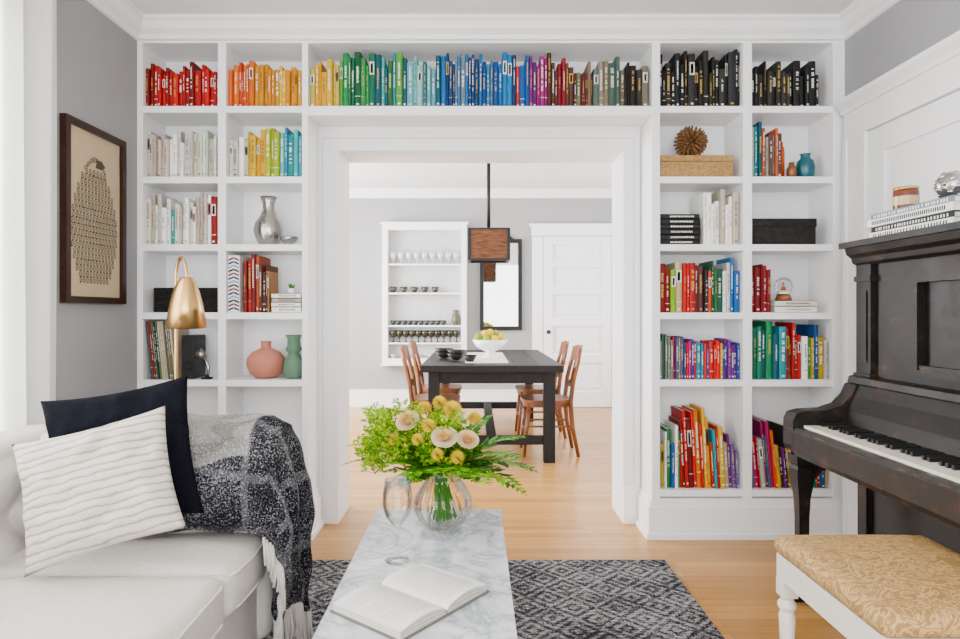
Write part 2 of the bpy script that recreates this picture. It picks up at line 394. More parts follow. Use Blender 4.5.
# ------------------------------------------------------------------ books
def mixc(a,b,t): return tuple(x*(1-t)+y*t for x,y in zip(a,b))
def book(m,x,y0,z,w,h,d,col,tc,tilt=0):
    M=Matrix.Translation((x,y0,z))@Matrix.Rotation(-tilt,4,'Y')
    g=.0005; W=w-g
    m.prism([(g,.006),(W*.2,.0015),(W*.5,0),(W*.8,.0015),(W,.006)],'z',0,h,BOOK,col,M)
    m.box(g,g+.0018,.006,d,0,h,BOOK,col,M); m.box(W-.0018,W,.006,d,0,h,BOOK,col,M)
    m.box(g+.0018,W-.0018,.006,d-.004,.003,h-.003,BOOK,(.72,.68,.6),M)
    tc=mixc(col,tc,R(.6,.95))
    st=random.random(); cx=w*.5
    q=lambda a,b_,c,e,cc: m.add([(a,-.0008,c),(b_,-.0008,c),(b_,-.0008,e),(a,-.0008,e)],[(0,1,2,3)],BOOK,cc,False,M)
    tw=w*R(.12,.24)
    z0=h*R(.3,.45); z1=h*R(.72,.92); zz=z0
    if st<.78:
        while zz<z1:
            l=R(.003,.007); q(cx-tw,cx+tw*R(.5,1),zz,zz+l,tc); zz+=l+R(.0015,.004)
            if random.random()<.15: zz+=.012
    elif st<.92:
        q(w*.14,w*.86,h*.6,h*.84,tc); q(w*.3,w*.7,h*.63,h*.81,mixc(col,(0,0,0),.3))
    if random.random()<.5: q(cx-w*.2,cx+w*.2,h*.05,h*.05+.009,tc)
    if random.random()<.3: q(w*.1,w*.9,h*.2,h*.2+.003,tc)
def jit(c,a=.2):
    k=1+R(-a,a); return tuple(min(1,max(0,x*k*(1+R(-a*.5,a*.5)))) for x in c)
W_,K_,G_=lin('#f2efe6'),lin('#1d1d20'),lin('#c9a34a')
MIX=['#d83a7a','#e8641c','#f2c230','#2c8c5a','#2f9fa6','#2a62a8','#7a2a7c','#c8202a','#f3f1ea','#1d1d20','#8ab83a','#e8e4da','#d8c8a0']
def row(u0,u1,zs,segs,tcs=(W_,K_,G_),wr=(3.0,5.6),y0=None,lean=None,odd=0,dh=2):
    m=MB(); u=u0+.4
    leanfrom=lean[0] if lean else 1e9
    while u<u1-2.0:
        for e,cols,h0,h1 in segs:
            if u<e: break
        w=max(1.9,R(*wr)*random.choice((.75,1,1,1.3)))
        if u1-.3-(u+w)<1.9: w=min(w,u1-.3-u)
        if w<1.5: break
        h=R(h0-dh,h1+1)/188.2; d=min(.2,h*.72)
        c=sat(lin(random.choice(MIX if random.random()<odd else cols)))
        lum=sum(c)/3
        tc=random.choice(tcs)
        if abs(sum(tc)/3-lum)<.2: tc=W_ if lum<.35 else K_
        t=lean[1] if (lean and u>=leanfrom) else 0
        if t:
            if bx(u)+w/188.2/math.cos(t)+.002>bx(u1): break
        book(m,bx(u),(y0 or YB+.02)+R(0,.024),zs+.0008,w/188.2,h,d,jit(c,.2 if lum<.5 else .08),tc,t)
        u+=w/math.cos(t) if t else w
    return m.build('row_of_books',recalc=False)
RED=['#c01824','#b01420','#d02028','#980f1a','#d83034','#b80e2a','#801018']
ORG=['#e85e14','#ef701a','#d94e16','#f08220']
YEL=['#f2bc20','#eeac14','#f5c838','#e79e14','#f0be38']
GRN=['#1f7a4a','#2c8c5a','#45a05a','#14603c','#6aa84f','#0f6b52','#2a5a30']
TEAL=['#1a8a8a','#2f9fa6','#58b8b8','#13707a','#7cc4c4','#1a5a68']
LBL=['#7fbfd0','#5dabc6','#95ccd8','#4f9fc0','#b2d7de']
BLU=['#2a62a8','#1f4f92','#3a7abc','#274a7a','#17407e','#3f86c6','#5b7f9a']
NVY=['#1a2f5c','#22407a','#2c3440','#44546a']
PUR=['#7a2a7c','#9a2f8a','#5e2a72','#b03a8c','#a83078','#d0482a']
MAR=['#6a1f2c','#8a2030','#5a3026','#7a4630','#4a2a2a']
BRN=['#6e6a5c','#7c7660','#44403a','#3a5048','#8a7e68','#2c2c2c']
BLK=['#111113','#161619','#1d1d20','#0c0c0e','#151311','#26231f']
WHT=['#f3f1ea','#e9e5da','#f6f5f1','#d4cebe','#efece2','#ded6c4','#f1eee8']
E=999
row(142.5,218,SH[0],[(E,RED,36,46)])
row(226,302,SH[0],[(250,ORG,38,47),(262,ORG+YEL,38,46),(E,YEL,36,43)])
row(308,652,SH[0],[(338,YEL+['#d8c070'],38,50),(368,GRN,42,57),(398,TEAL+GRN,36,54),(440,LBL+TEAL,42,52),(478,NVY+BLU+['#8a96a0'],44,58),(516,BLU+['#1a2f5c'],40,56),(526,['#e04a2a','#2a62a8'],44,52),(548,PUR,44,56),(572,MAR,38,55),(600,MAR+BRN,34,48),(622,BRN,38,52),(E,BLK+BRN,36,46)])
row(660,743,SH[0],[(E,BLK,36,58)])
row(752,824,SH[0],[(E,BLK,34,47)])
row(142.5,217,SH[1],[(E,WHT,36,49)],tcs=(K_,lin('#a01a1a'),lin('#2a4a7a')),wr=(2.8,5.2))
row(226,301,SH[1],[(243,WHT,38,50),(250,['#f0c020'],44,46),(263,YEL+['#e8d23a'],40,48),(274,['#b8c23a','#5a9a4a','#f0c830'],42,52),(296,GRN+TEAL+LBL+['#2a6ab0'],44,54),(E,LBL,42,54)],wr=(2.8,5.4))
row(752,787,SH[1],[(762,TEAL+['#9a9a90'],44,62),(E,['#c86a4a','#b8b0a0','#5a3a30','#d87a30','#8a8a80'],42,50)],wr=(2.8,4.6))
row(142.5,217,SH[2],[(158,WHT+['#d8b060'],42,50),(190,WHT,36,48),(208,WHT+['#f0c8c0','#e08a80'],40,52),(E,RED,40,52)],tcs=(K_,lin('#a01a1a')),wr=(2.8,5),odd=.08)
row(705,742,SH[2],[(E,WHT,42,56)],tcs=(K_,lin('#b02a2a'),lin('#e07a2a')),wr=(2.8,6))
row(241,268,SH[3],[(256,['#c03a3a','#8a2a2a','#b89a90','#d06a50'],50,58),(E,['#7a3a2a','#3a2a2a','#b04a30','#c08a60'],40,54)],wr=(2.6,4.4))
row(660,743,SH[3],[(697,RED,42,54),(703,['#5a2a2a'],50,52),(712,ORG,44,50),(722,GRN+['#c0c830'],42,52),(733,TEAL+WHT,44,52),(E,BLU,44,56)],wr=(2.6,5.4),odd=.06,dh=4)
row(752,774,SH[3],[(E,['#6a1a20','#8a1f28','#3a1a1c','#a02a30'],40,50)],wr=(2.8,4.6))
row(660,743,SH[4],[(686,['#6a6a6a','#7a806a','#c83a6a','#3a6a5a','#6a6a90','#e8e4da'],40,46),(E,['#e83a2a','#2a9a4a','#3a4aa0','#f0b020','#d83a7a','#30a0b0','#7a3a90','#e8e4da'],36,40)],wr=(2,3.8))
row(752,833,SH[4],[(762,['#0f6b52','#1a8a6a'],56,60),(786,GRN+TEAL+['#2a8ab0','#e8e4da'],50,60),(805,RED+['#1f6a4a','#e8e4da'],46,58),(815,['#d8c030','#3a8a4a'],44,54),(E,['#f0c020','#f2d040','#2a5aa0'],44,54)],wr=(2.6,5.8),odd=.15,dh=5)
row(660,743,SH[5],[(672,['#d8c030','#3a8a4a','#c8202a','#2a62a8','#f3f1ea'],52,66),(684,MIX,50,70),(706,RED+ORG+['#c83a6a','#f3f1ea','#e8641c'],56,80),(713,YEL,78,84),(730,MIX,52,66),(E,['#7a5a9a','#e8e4da','#2f9fa6'],44,58)],wr=(2.0,4.0),lean=(684,.05),odd=.25,dh=8)
row(752,801,SH[5],[(778,['#c8308a','#b0286a','#d83a7a','#3a8a9a','#e8e4da'],54,70),(E,['#c8308a','#f0c020','#2c8c5a','#8a3a90','#e8641c'],48,64)],wr=(2.0,4.0),lean=(752,.09),odd=.25,dh=8)
row(806,832,SH[5],[(E,MIX,26,36)],wr=(2.0,4.0))
m=MB(); u=144.5
for i in range(13):
    c=lin(random.choice(['#5a2e20','#b8a688','#2a5a5a','#7a2222','#c8beac','#1c1c22','#46684a','#9a6238']))
    book(m,bx(u)+.02,YB+.02,SH[4]+.001,.010,.312,.2,c,W_,.10); u+=2.0
m.build('vinyl_record_collection',recalc=False)

def flat_stack(name,x0,x1,y0,y1,z,items,seedj=.006):
    m=MB()
    for h,c,t in items:
        a=R(-seedj,seedj); b_=R(-seedj,seedj); c=lin(c)
        m.box(x0+a,x1+a-.003,y0+b_,y1,z+.0005,z+.0025,BOOK,c); m.box(x0+a,x1+a-.003,y0+b_,y1,z+h-.0025,z+h-.0005,BOOK,c)
        m.box(x0+a,x1+a-.003,y0+b_,y0+b_+.003,z+.0005,z+h-.0005,BOOK,c)
        m.box(x0+a+.004,x1+a-.006,y0+b_+.003,y1-.004,z+.0025,z+h-.0025,BOOK,(.8,.78,.72))
        tc=lin(t); xx=x0+a+.25*(x1-x0)
        while xx<x1-.2*(x1-x0):
            l=R(.003,.008)
            m.add([(xx,y0+b_-.0006,z+h*.35),(xx+l,y0+b_-.0006,z+h*.35),(xx+l,y0+b_-.0006,z+h*.65),(xx,y0+b_-.0006,z+h*.65)],[(0,1,2,3)],BOOK,tc); xx+=l+.003
        z+=h
    m.build(name,recalc=False); return z
flat_stack('stack_of_black_books',bx(661.5),bx(702),YB+.02,YB+.2,SH[2],[(.026,'#121214','#e8e4da'),(.028,'#18181a','#e8e4da'),(.03,'#0d0d0f','#d0ccc0'),(.026,'#161618','#e8e4da'),(.028,'#101012','#e8e4da'),(.026,'#141416','#e8e4da')],.003)
zt=flat_stack('stack_of_books',bx(270.5),bx(300.5),YB+.02,YB+.2,SH[3],[(.03,'#f0ede4','#804040'),(.025,'#e8e4da','#304060'),(.022,'#a8a090','#202020'),(.025,'#efece2','#a03030')],.002)
m=MB(); cx,cy=bx(286),YB+.1
m.lathe([(0,0),(.018,0),(.022,.03),(.02,.03),(.017,.01)],(cx,cy,zt),14,PORC)
for i in range(16):
    a=R(0,6.28); t=R(.2,1); p=Vector((cx,cy,zt+.022)); d=Vector((math.cos(a)*t*.035,math.sin(a)*t*.035,R(.015,.04)))
    m.tube([p,p+d*.6,p+d],[.004,.006,.001],LEAF,lin('#3f8420'),6)
m.build('potted_succulent')
zt=flat_stack('stack_of_white_books',bx(777),bx(820),YB+.02,YB+.2,SH[3],[(.034,'#e8e4dc','#909090'),(.03,'#d9d4c8','#806050')],.003)
SNOWG=thin_glass('snow_globe_glass',(.93,.95,.95),(.42,.45,.46),.8)
m=MB(); cx,cy=bx(791.5),YB+.09
m.lathe([(0,0),(.042,0),(.044,.01),(.038,.02),(.034,.036),(0,.036)],(cx,cy,zt),24,WOOD)
m.sphere((cx,cy,zt+.08),.049,SNOWG,seg=28); m.lathe([(.036,0),(.034,.012),(.02,.018),(0,.02)],(cx,cy,zt+.038),20,PORC); m.tube([(cx,cy,zt+.05),(cx,cy,zt+.105)],[.016,.002],PAINT,lin('#b0441a'),8)
m.build('snow_globe')
m=MB(); x0=bx(226.6)
m.box(x0,x0+.062,YB+.02,YB+.2,SH[3]+.001,SH[3]+.305,BOOK,lin('#e8e4dc'))
for i in range(14):
    z=SH[3]+.008+i*.0205
    for sgn in (0,1):
        m.add([(x0+.002+sgn*.029,YB+.0192,z+(.012 if sgn else 0)),(x0+.030+sgn*.029,YB+.0192,z+(0 if sgn else .012)),(x0+.030+sgn*.029,YB+.0192,z+(0.011 if sgn else .023)),(x0+.002+sgn*.029,YB+.0192,z+(.023 if sgn else .011))],[(0,1,2,3)],BOOK,lin(['#1a2a5a','#8a2030','#1a1a20','#8a8ab0'][i%4]))
m.build('chevron_patterned_book',recalc=False)

# ---- shelf ornaments
m=MB(); m.box(bx(661.5),bx(735),YB+.02,YB+.2,SH[1]+.001,SH[1]+.085,STRAW); m.box(bx(661),bx(735.5),YB+.015,YB+.205,SH[1]+.085,SH[1]+.118,STRAW)
m.build('woven_straw_box',bevel=.004)
m=MB(); c=Vector((bx(697.5),YB+.11,SH[1]+.118+.092)); m.sphere(c,.045,DRIFT)
N=150
for i in range(N):
    z=1-2*(i+.5)/N; a=i*2.39996; r=math.sqrt(1-z*z); d=Vector((r*math.cos(a),r*math.sin(a),z))
    m.tube([c+d*.04,c+d*R(.086,.092)],[.009,.0045],DRIFT,seg=6,smooth=False)
m.build('spiky_wooden_ball')
m=MB(); m.lathe([(0,0),(.03,0),(.045,.02),(.048,.07),(.042,.1),(.026,.115),(.024,.135),(.03,.14),(.022,.14),(.02,.11)],(bx(814),YB+.09,SH[1]+.0008),28,PAINT,lin('#0a5662')); m.build('teal_vase')
m=MB(); m.lathe([(0,0),(.026,0),(.026,.05),(.022,.06),(.014,.075),(.014,.09)],(bx(798),YB+.07,SH[1]+.0008),20,PAINT,lin('#7a4a2a')); m.build('brown_jar')
m=MB(); m.lathe([(0,0),(.024,0),(.025,.17),(.02,.2),(.016,.205),(.016,.225),(0,.225)],(bx(795),YB+.17,SH[1]+.0008),20,PAINT,lin('#d4460e')); m.build('orange_bottle')
m=MB()
m.lathe([(0,0),(.045,0),(.05,.006),(.072,.05),(.078,.085),(.07,.125),(.045,.165),(.031,.20),(.032,.235),(.046,.27),(.042,.27),(.028,.235),(.027,.2)],(bx(262),YB+.11,SH[2]+.0008),36,SILVER,fn=lambda a,z:1+.03*math.cos(8*a+z*30)); m.build('silver_vase')
m=MB(); m.lathe([(0,0),(.02,0),(.022,.008),(.045,.03),(.048,.045),(.044,.045),(.02,.014),(0,.012)],(bx(286),YB+.06,SH[2]+.0008),28,SILVER); m.build('small_silver_dish')
m=MB(); m.box(bx(754),bx(818),YB+.02,YB+.2,SH[2]+.0015,SH[2]+.11,WICK); m.box(bx(753.3),bx(818.7),YB+.016,YB+.204,SH[2]+.095,SH[2]+.14,WICK); m.build('black_lidded_box',bevel=.004)
m=MB(); x0,x1,y0,y1=bx(152),bx(216),YB+.03,YB+.2
for k in range(9):
    z=SH[3]+.0095+k*.0145
    pts=[]
    for (ax,ay),(b1,b2) in (((x0,y0),(x1,y0)),((x1,y0),(x1,y1)),((x1,y1),(x0,y1)),((x0,y1),(x0,y0))):
        for t in range(12):
            f=t/12; pts.append((ax+(b1-ax)*f,ay+(b2-ay)*f+.003*math.sin(t*3.14+k*3.14),z))
    pts.append(pts[0]); m.tube(pts,.0082,WICK,seg=6,caps=False)
m.box(x0+.006,x1-.006,y0+.006,y1-.006,SH[3]+.0015,SH[3]+.02,WICK); m.build('wicker_basket')
m=MB(); m.box(bx(177.5),bx(190),YB+.05,YB+.2,SH[4]+.0015,SH[4]+.235,BLKM); m.lathe([(0,0),(.025,0),(.028,.006),(0,.003)],seg=20,mat=WICK,M=Matrix.Translation((bx(183.7),YB+.05,SH[4]+.07))@Matrix.Rotation(math.pi/2,4,'X')); m.build('black_speaker',bevel=.004)
m=MB(); m.tube([(bx(203),YB+.05,SH[4]+.006),(bx(205),YB+.05,SH[4]+.06),(bx(200),YB+.05,SH[4]+.12)],[.012,.008,.008],SILVER); m.lathe([(0,0),(.012,0),(.03,.05),(.028,.05),(0,.01)],mat=SILVER,seg=20,M=Matrix.Translation((bx(202),YB+.05,SH[4]+.115))@Matrix.Rotation(-1.0,4,'Y')); m.lathe([(0,0),(.03,0),(.03,.008),(0,.012)],(bx(203),YB+.05,SH[4]+.0008),20,BLKM); m.build('small_desk_lamp')
m=MB(); m.lathe([(0,0),(.05,0),(.085,.025),(.103,.07),(.1,.105),(.075,.14),(.04,.158),(.026,.165),(.026,.19),(.032,.2),(.026,.2),(.02,.18)],(bx(259),YB+.115,SH[4]+.0008),40,MATTE,lin('#c07a66')); m.build('pink_ceramic_vase')
m=MB(); m.lathe([(0,0),(.04,0),(.053,.02),(.056,.06),(.048,.1),(.034,.125),(.03,.14),(.045,.155),(.034,.18),(.033,.215),(.045,.235),(.04,.235),(.028,.2)],(bx(289.5),YB+.08,SH[4]+.0008),36,MATTE,lin('#5a7a62'),fn=lambda a,z:1+.012*math.cos(14*a)); m.build('green_ceramic_vase')

# ------------------------------------------------------------------ framed art
m=MB(); FR=pm('dark_mahogany',(.028,.009,.005),.35,dev=.4,sc_=30,stretch=(1,4,4),spec=.25)
y0,y1,z0,z1=2.765,3.24,1.24,2.06; xw=XL+.001
for a,b_,c,d in ((y0+.032,y1-.032,z0,z0+.03),(y0+.032,y1-.032,z1-.03,z1),(y0,y0+.032,z0,z1),(y1-.032,y1,z0,z1)): m.box(xw,xw+.03,a,b_,c,d,FR)
m.box(xw,xw+.012,y0+.02,y1-.02,z0+.02,z1-.02,MATTE,lin('#bca888'))
cy=(y0+y1)/2; ink=lin('#4a443a'); ink2=lin('#24201a'); pap=lin('#b0a488')
def feather(yy,z,s,lean,dk):
    ca,sa=math.cos(lean),math.sin(lean)
    sh=[(0,-1.5),(.62,-.9),(.8,-.1),(.6,.7),(0,1.1),(-.6,.7),(-.8,-.1),(-.62,-.9)]
    for k,(sc2,cc) in enumerate(((1,ink2 if dk else ink),(.62,pap),(.30,ink))):
        m.add([(xw+.0124+.0004*k,yy+(a*ca-b_*sa)*s*sc2,z+(a*sa+b_*ca)*s*sc2) for a,b_ in sh],[tuple(range(8))],MATTE,cc)
for r_ in range(20):
    f=r_/19; z=z0+.11+f*.50; hw=.182*math.sin(math.pi*(f*.72+.17))**.7
    n=max(2,int(hw*2/.025))
    for k in range(n):
        yy=cy-.005-hw+2*hw*(k+.5+.5*(r_%2)*.8)/n
        feather(yy,z,.0135,(yy-cy)*2.2*(1 if f<.6 else -.5),(r_+k)%3==0)
for k in range(9):
    a=k/8; feather(cy-.07+.14*a,z0+.625+.05*math.sin(a*3.0),.012,-1+2*a,k%2)
m.add([(xw+.0145,cy+.03+dy,z0+.665+dz) for dy,dz in ((-.03,-.03),(.02,-.03),(.05,-.012),(.02,.012),(-.02,.01))],[(0,1,2,3,4)],MATTE,ink)
m.build('framed_bird_print',recalc=False)

# ------------------------------------------------------------------ curtain
m=MB()
def cf(u,v):
    y=.95+u*1.67; z=.02+v*2.66
    return (-1.712+.026*math.sin(u*74+.5*math.sin(v*2))+.016*math.sin(u*31+1+v*1.5),y+.009*math.sin(u*74+1.5),z)
m.surf(cf,340,12,CURT); m.build('sheer_curtain',recalc=False)
m=MB(); m.tube([(-1.712,.8,2.695),(-1.712,2.72,2.695)],.012,BLKM); m.sphere((-1.712,2.73,2.695),.02,BLKM); m.box(-1.8,-1.71,2.69,2.71,2.69,2.70,BLKM); m.box(-1.8,-1.71,.85,.87,2.69,2.70,BLKM); m.build('curtain_rod')

# ------------------------------------------------------------------ rug
m=MB(); m.box(-1.25,.905,.6,3.07,.0005,.012,RUG); m.build('area_rug')

# ------------------------------------------------------------------ sofa
m=MB()
X0,XF=-1.64,-.69
m.softbox(X0,XF-.03,.25,2.34,.10,.34,.03,FABW)
for a,b_ in ((.30,1.04),(1.045,1.78),(1.785,2.12)):
    m.softbox(-1.42,XF,a,b_,.32,.475,.04,FABW,bulge=.02,nz=.012,n=20)
    for z in (.352,.452):
        m.tube([(XF-.01,a+.02,z),(XF+.004,a+.06,z),(XF+.010,(a+b_)/2,z),(XF+.004,b_-.06,z),(XF-.01,b_-.02,z)],.005,FABW,seg=6)
    m.tube([(-1.40,a+.012,.455),(XF-.04,a+.012,.462),(XF-.012,a+.02,.455)],.005,FABW,seg=6)
m.softbox(-1.62,XF+.01,2.10,2.37,.10,.79,.055,FABW,nz=.012)
m.softbox(-1.62,XF+.01,.0,.28,.10,.79,.055,FABW,nz=.01)
m.softbox(X0,-1.43,.05,2.36,.10,.80,.06,FABW)
def tf(u,v):
    y=.28+u*1.83; z=.44+v*.33
    a=(y-.28)/.15; b2=(z-.44)/.13
    d=abs(math.sin(math.pi*(a+b2)/2))*abs(math.sin(math.pi*(a-b2)/2))
    return (-1.445+.055*d**.5*min(1,6*(1-v)),y,z)
m.surf(tf,150,30,FABW)
for x in (-1.56,-.78):
    for y in (.1,2.28): m.lathe([(0,.0125),(.022,.0125),(.032,.11)],(x,y,0),12,WOOD)
m.build('sofa',weld=False,recalc=False)

def pillow(name,c,ex,up,w,h,T,mat,seed=0):
    ex=Vector(ex).normalized(); up=Vector(up); up=(up-ex*up.dot(ex)).normalized(); nn=ex.cross(up)
    M=Matrix(((ex.x,up.x,nn.x,c[0]),(ex.y,up.y,nn.y,c[1]),(ex.z,up.z,nn.z,c[2]),(0,0,0,1)))
    mb=MB()
    for sg in (1,-1):
        def f(u,v):
            a=2*u-1;b_=2*v-1
            pin=1-.08*(1-a*a)*(abs(b_)**3); pin2=1-.08*(1-b_*b_)*(abs(a)**3)
            t=T*((1-a*a)*(1-b_*b_))**.42
            t*=1+.35*noise.noise(Vector((a*2+seed,b_*2,sg)))
            wr=.018*noise.noise(Vector((a*4+seed,b_*4,sg*3)))*(1-abs(a*b_))
            return (a*w/2*pin2,b_*h/2*pin,sg*t+wr*min(1,t/T*3))
        mb.surf(f,40,40,mat)
    ob=mb.build(name,weld=True)
    ob.matrix_world=M@Matrix.Translation(ob.location)
    return ob
pillow('cream_pillow',(-1.06,1.80,.710),(.93,.28,.23),(-.40,.25,.8),.405,.365,.07,PIL,1)
pillow('navy_pillow',(-1.105,1.995,.750),(.96,.03,.17),(.02,.12,.9),.465,.43,.042,NAVY,5)

# throw blanket
m=MB()
def sst(a,b,x):
    t=max(0,min(1,(x-a)/(b-a))); return t*t*(3-2*t)
dark=lin('#1b1b20'); dark2=lin('#2a2a31'); light=lin('#8a8782'); light2=lin('#73706b')
L1=.60; LT=1.16
def prof(v,u):
    # across the sofa arm: seat -> inner face -> arm top
    e=.015*math.sin(u*9)
    if v<.18: t=v/.18; return (1.985+.065*t+e*(1-t),.503)
    if v<.62: t=(v-.18)/.44; return (2.05+.035*t*t,.503+.295*(1-(1-t)**1.35))
    t=(v-.62)/.38; return (2.085+(.225+2*e)*t,.798+.016*math.sin(min(1,t*4)*1.57)-.004*t)
def fold(u,v):
    n=noise.noise(Vector((u*2.2,v*2.0,1.7)))
    a=math.sin(u*17+v*7+5*n); b2=math.sin(u*8-v*12+4*n+1)
    return .5+.32*a+.22*b2+.35*noise.noise(Vector((u*9,v*9,4)))
def tfun(u,v):
    s_=u*LT
    py,pz=prof(v,u); f_=fold(u,v)
    t=max(0,(s_-L1)/(LT-L1))
    face=sst(.10,.30,v)*(1-sst(.58,.72,v))
    lift=.006+.024*f_
    if t<=0:
        x=-1.27+s_; y=py-.040*f_*face-.004; z=pz+lift*(1-.7*face)+.004
        z-=.02*sst(L1-.06,L1,s_)*(1 if v>.6 else .2)
    else:
        hem=.19+.06*math.sin(v*5)+.03*noise.noise(Vector((v*6,0,2)))
        hy=1.925+.41*v
        k=sst(0,.9,t)
        y=py+(hy-py)*k-.02*f_*face*(1-k); 
        z0_=pz+lift-.022*(1 if v>.6 else .2)
        z=z0_+(hem-z0_)*t
        r=sst(0,.10,t)
        x=-1.27+L1+.020*r+.045*max(0,.5+.5*math.sin(v*21+3*noise.noise(Vector((v*3,t*1.5,7)))+t*2))*sst(0,.35,t)+.016*noise.noise(Vector((v*8,t*6,3)))*r+.012
    return (x,y,z)
def tcol(u,v):
    n=noise.noise(Vector((u*9,v*9,9)))
    if u<.47 and v>.36+.45*max(0,u-.22)+.06*n: return light if n>-.2 else light2
    if abs(math.sin(v*10+u*2))>.985 or abs(math.sin(u*17))>.985: return lin('#4a4a50')
    return dark if n<.2 else dark2
m.surf(tfun,150,110,THR,colfn=tcol)
fr=lin('#bdb8b0')
for i in range(70):
    v=i/69; p=Vector(tfun(1,v)); 
    dz=min(.14,p.z-.02)
    m.tube([p,p+Vector((R(-.006,.012),R(-.008,.008),-dz*.5)),p+Vector((R(-.01,.02),R(-.015,.015),-dz))],.0024,MATTE,fr,5)
for i in range(46):
    u=.53+.47*i/45; p=Vector(tfun(u,0)); 
    q=p+Vector((.008,-.012,-.03)); r_=p+Vector((R(.002,.015),-.018-R(0,.01),-.075))
    r_.z=max(r_.z,.02); m.tube([p,q,r_],.0024,MATTE,fr,5)
m.build('throw_blanket',recalc=False,solid=.006)

# ------------------------------------------------------------------ floor lamp
m=MB(); lx,ly=-1.238,2.64
m.lathe([(0,0),(.13,0),(.13,.012),(.02,.022),(.012,.03)],(lx,ly,0.0005),32,BRASS)
pts=[(lx,ly,.02),(lx,ly,.6),(lx,ly,1.28)]
ddx,ddy=.080,-.080
for i in range(1,13):
    a=math.pi*i/12; k=(1-math.cos(a))/2; pts.append((lx+ddx*k,ly+ddy*k,1.335+.085*math.sin(a)))
pts.append((lx+ddx,ly+ddy,1.315))
m.tube(pts,.0068,BRASS,seg=12)
M=Matrix.Translation((lx+ddx,ly+ddy,1.32))@Matrix.Rotation(.03,4,'Y')@Matrix.Rotation(.06,4,'X')
m.lathe([(.0,.02),(.02,.02),(.026,.012),(.038,-.008),(.050,-.04),(.062,-.09),(.078,-.182),(.076,-.182),(.060,-.09),(.048,-.045),(.024,-.01),(0,-.01)],(0,0,0),40,BRASS,M=M)
m.sphere((0,0,-.10),.026,PORC,M=M)
m.build('floor_lamp')

# ------------------------------------------------------------------ coffee table
m=MB(); CX0,CX1,CY0,CY1,CZ=-.378,.096,1.18,2.44,.45
m.softbox(CX0,CX1,CY0,CY1,CZ-.03,CZ,.004,MARB,n=6)
for x in (CX0+.02,CX1-.045):
    for y in (CY0+.04,CY1-.065): m.box(x,x+.025,y,y+.025,.0125,CZ-.03,BRASS)
for y in (CY0+.04,CY1-.065): m.box(CX0+.02,CX1-.02,y,y+.025,CZ-.055,CZ-.03,BRASS)
for x in (CX0+.02,CX1-.045): m.box(x,x+.025,CY0+.04,CY1-.04,CZ-.055,CZ-.03,BRASS)
m.build('marble_coffee_table',recalc=False)

# open book
M=Matrix.Translation((-.165,1.655,CZ+.001))@Matrix.Rotation(math.radians(52),4,'Z')
m=MB()
m.box(-.168,.168,-.124,.124,0,.003,MATTE,lin('#6a6860'),M)
for sg in (-1,1):
    def pf(u,v,k=1):
        a=u; x=sg*(.002+.160*a); hgt=.004+.030*math.sin(min(1,a*1.1)*math.pi*.60+.35)*(1-.35*a)
        hgt*=1 if a>.03 else .55
        return (x,-.118+.236*v,.003+hgt*k)
    m.surf(pf,28,4,PAPER,M=M)
    for v in (0,1):
        for k in range(6):
            a0,a1=k/6,(k+1)/6
            m.surf(lambda u,w_:pf(u,v,a0+(a1-a0)*w_*.8),28,1,MATTE,(lin('#d8d4ca') if k%2 else lin('#bdb8ac')),M=M)
    for k in range(6): m.surf(lambda u,w_:pf(1,u,(k+w_)/6),4,1,MATTE,(lin('#d8d4ca') if k%2 else lin('#b5b0a4')),M=M)
    for ln in range(18):
        v=.09+ln*.046
        e=.9 if ln%6 else .6
        u=.14
        while u<e:
            l=R(.02,.06)
            if u+l>e: break
            p=[pf(u,v),pf(u+l,v),pf(u+l,v+.009),pf(u,v+.009)]
            p=[(a,b_,c+.0006) for a,b_,c in p]
            m.add(p,[(0,1,2,3)],MATTE,lin('#a4a29c'),M=M)
            u+=l+.012
m.build('open_book',recalc=False)

# wine glass
m=MB(); c=(-.237,1.93,CZ+.0008)
m.lathe([(0,0),(.036,0),(.037,.002),(.01,.006),(.0042,.015),(.0038,.08),(.005,.1),(.018,.112),(.036,.135),(.045,.17),(.044,.205),(.038,.245),(.0368,.245),(.0428,.205),(.0438,.17),(.0348,.137),(.017,.115),(0,.108)],c,40,THIN)
m.build('wine_glass')

# glass vase + bouquet
vx,vy=-.115,2.23
m=MB()
outer=[(0,0),(.05,0),(.06,.004),(.085,.03),(.103,.07),(.100,.105),(.08,.14),(.062,.165),(.06,.18),(.07,.198)]
inner=[(.0665,.198),(.0565,.18),(.0585,.165),(.077,.138),(.0965,.105),(.0995,.07),(.082,.033),(.058,.010),(0,.010)]
m.lathe(outer+inner,(vx,vy,CZ+.0006),96,VASEG,fn=lambda a,z:1+.026*math.cos(14*a+z*20))
m.build('glass_vase')
m=MB(); top=Vector((vx,vy,CZ+.19))
sl=lambda c:sat(lin(c),1.25,.8) if isinstance(c,str) else c
G=['#3f7a1c','#5fa024','#7cbf2a','#2f6a1c','#92c030']
def stem(tip,r=.0022,col='#4f8f2a'):
    tip=Vector(tip); a=R(0,6.28); rr=R(.01,.06); q=Vector((vx+rr*math.cos(a),vy+rr*math.sin(a),CZ+.025))
    ex=top+Vector(((tip.x-vx)*.12,(tip.y-vy)*.12,0)); mid=ex.lerp(tip,.5)+Vector((0,0,.03))
    m.tube([q,q.lerp(ex,.5),ex,mid,tip],r,LEAF,sl(col),6)
def leaflet(p,d,n_,l,w,col):
    s=d.cross(n_).normalized()*w
    m.add([p,p+d*l*.45+s,p+d*l,p+d*l*.45-s],[(0,1,2,3)],LEAF,col,True)
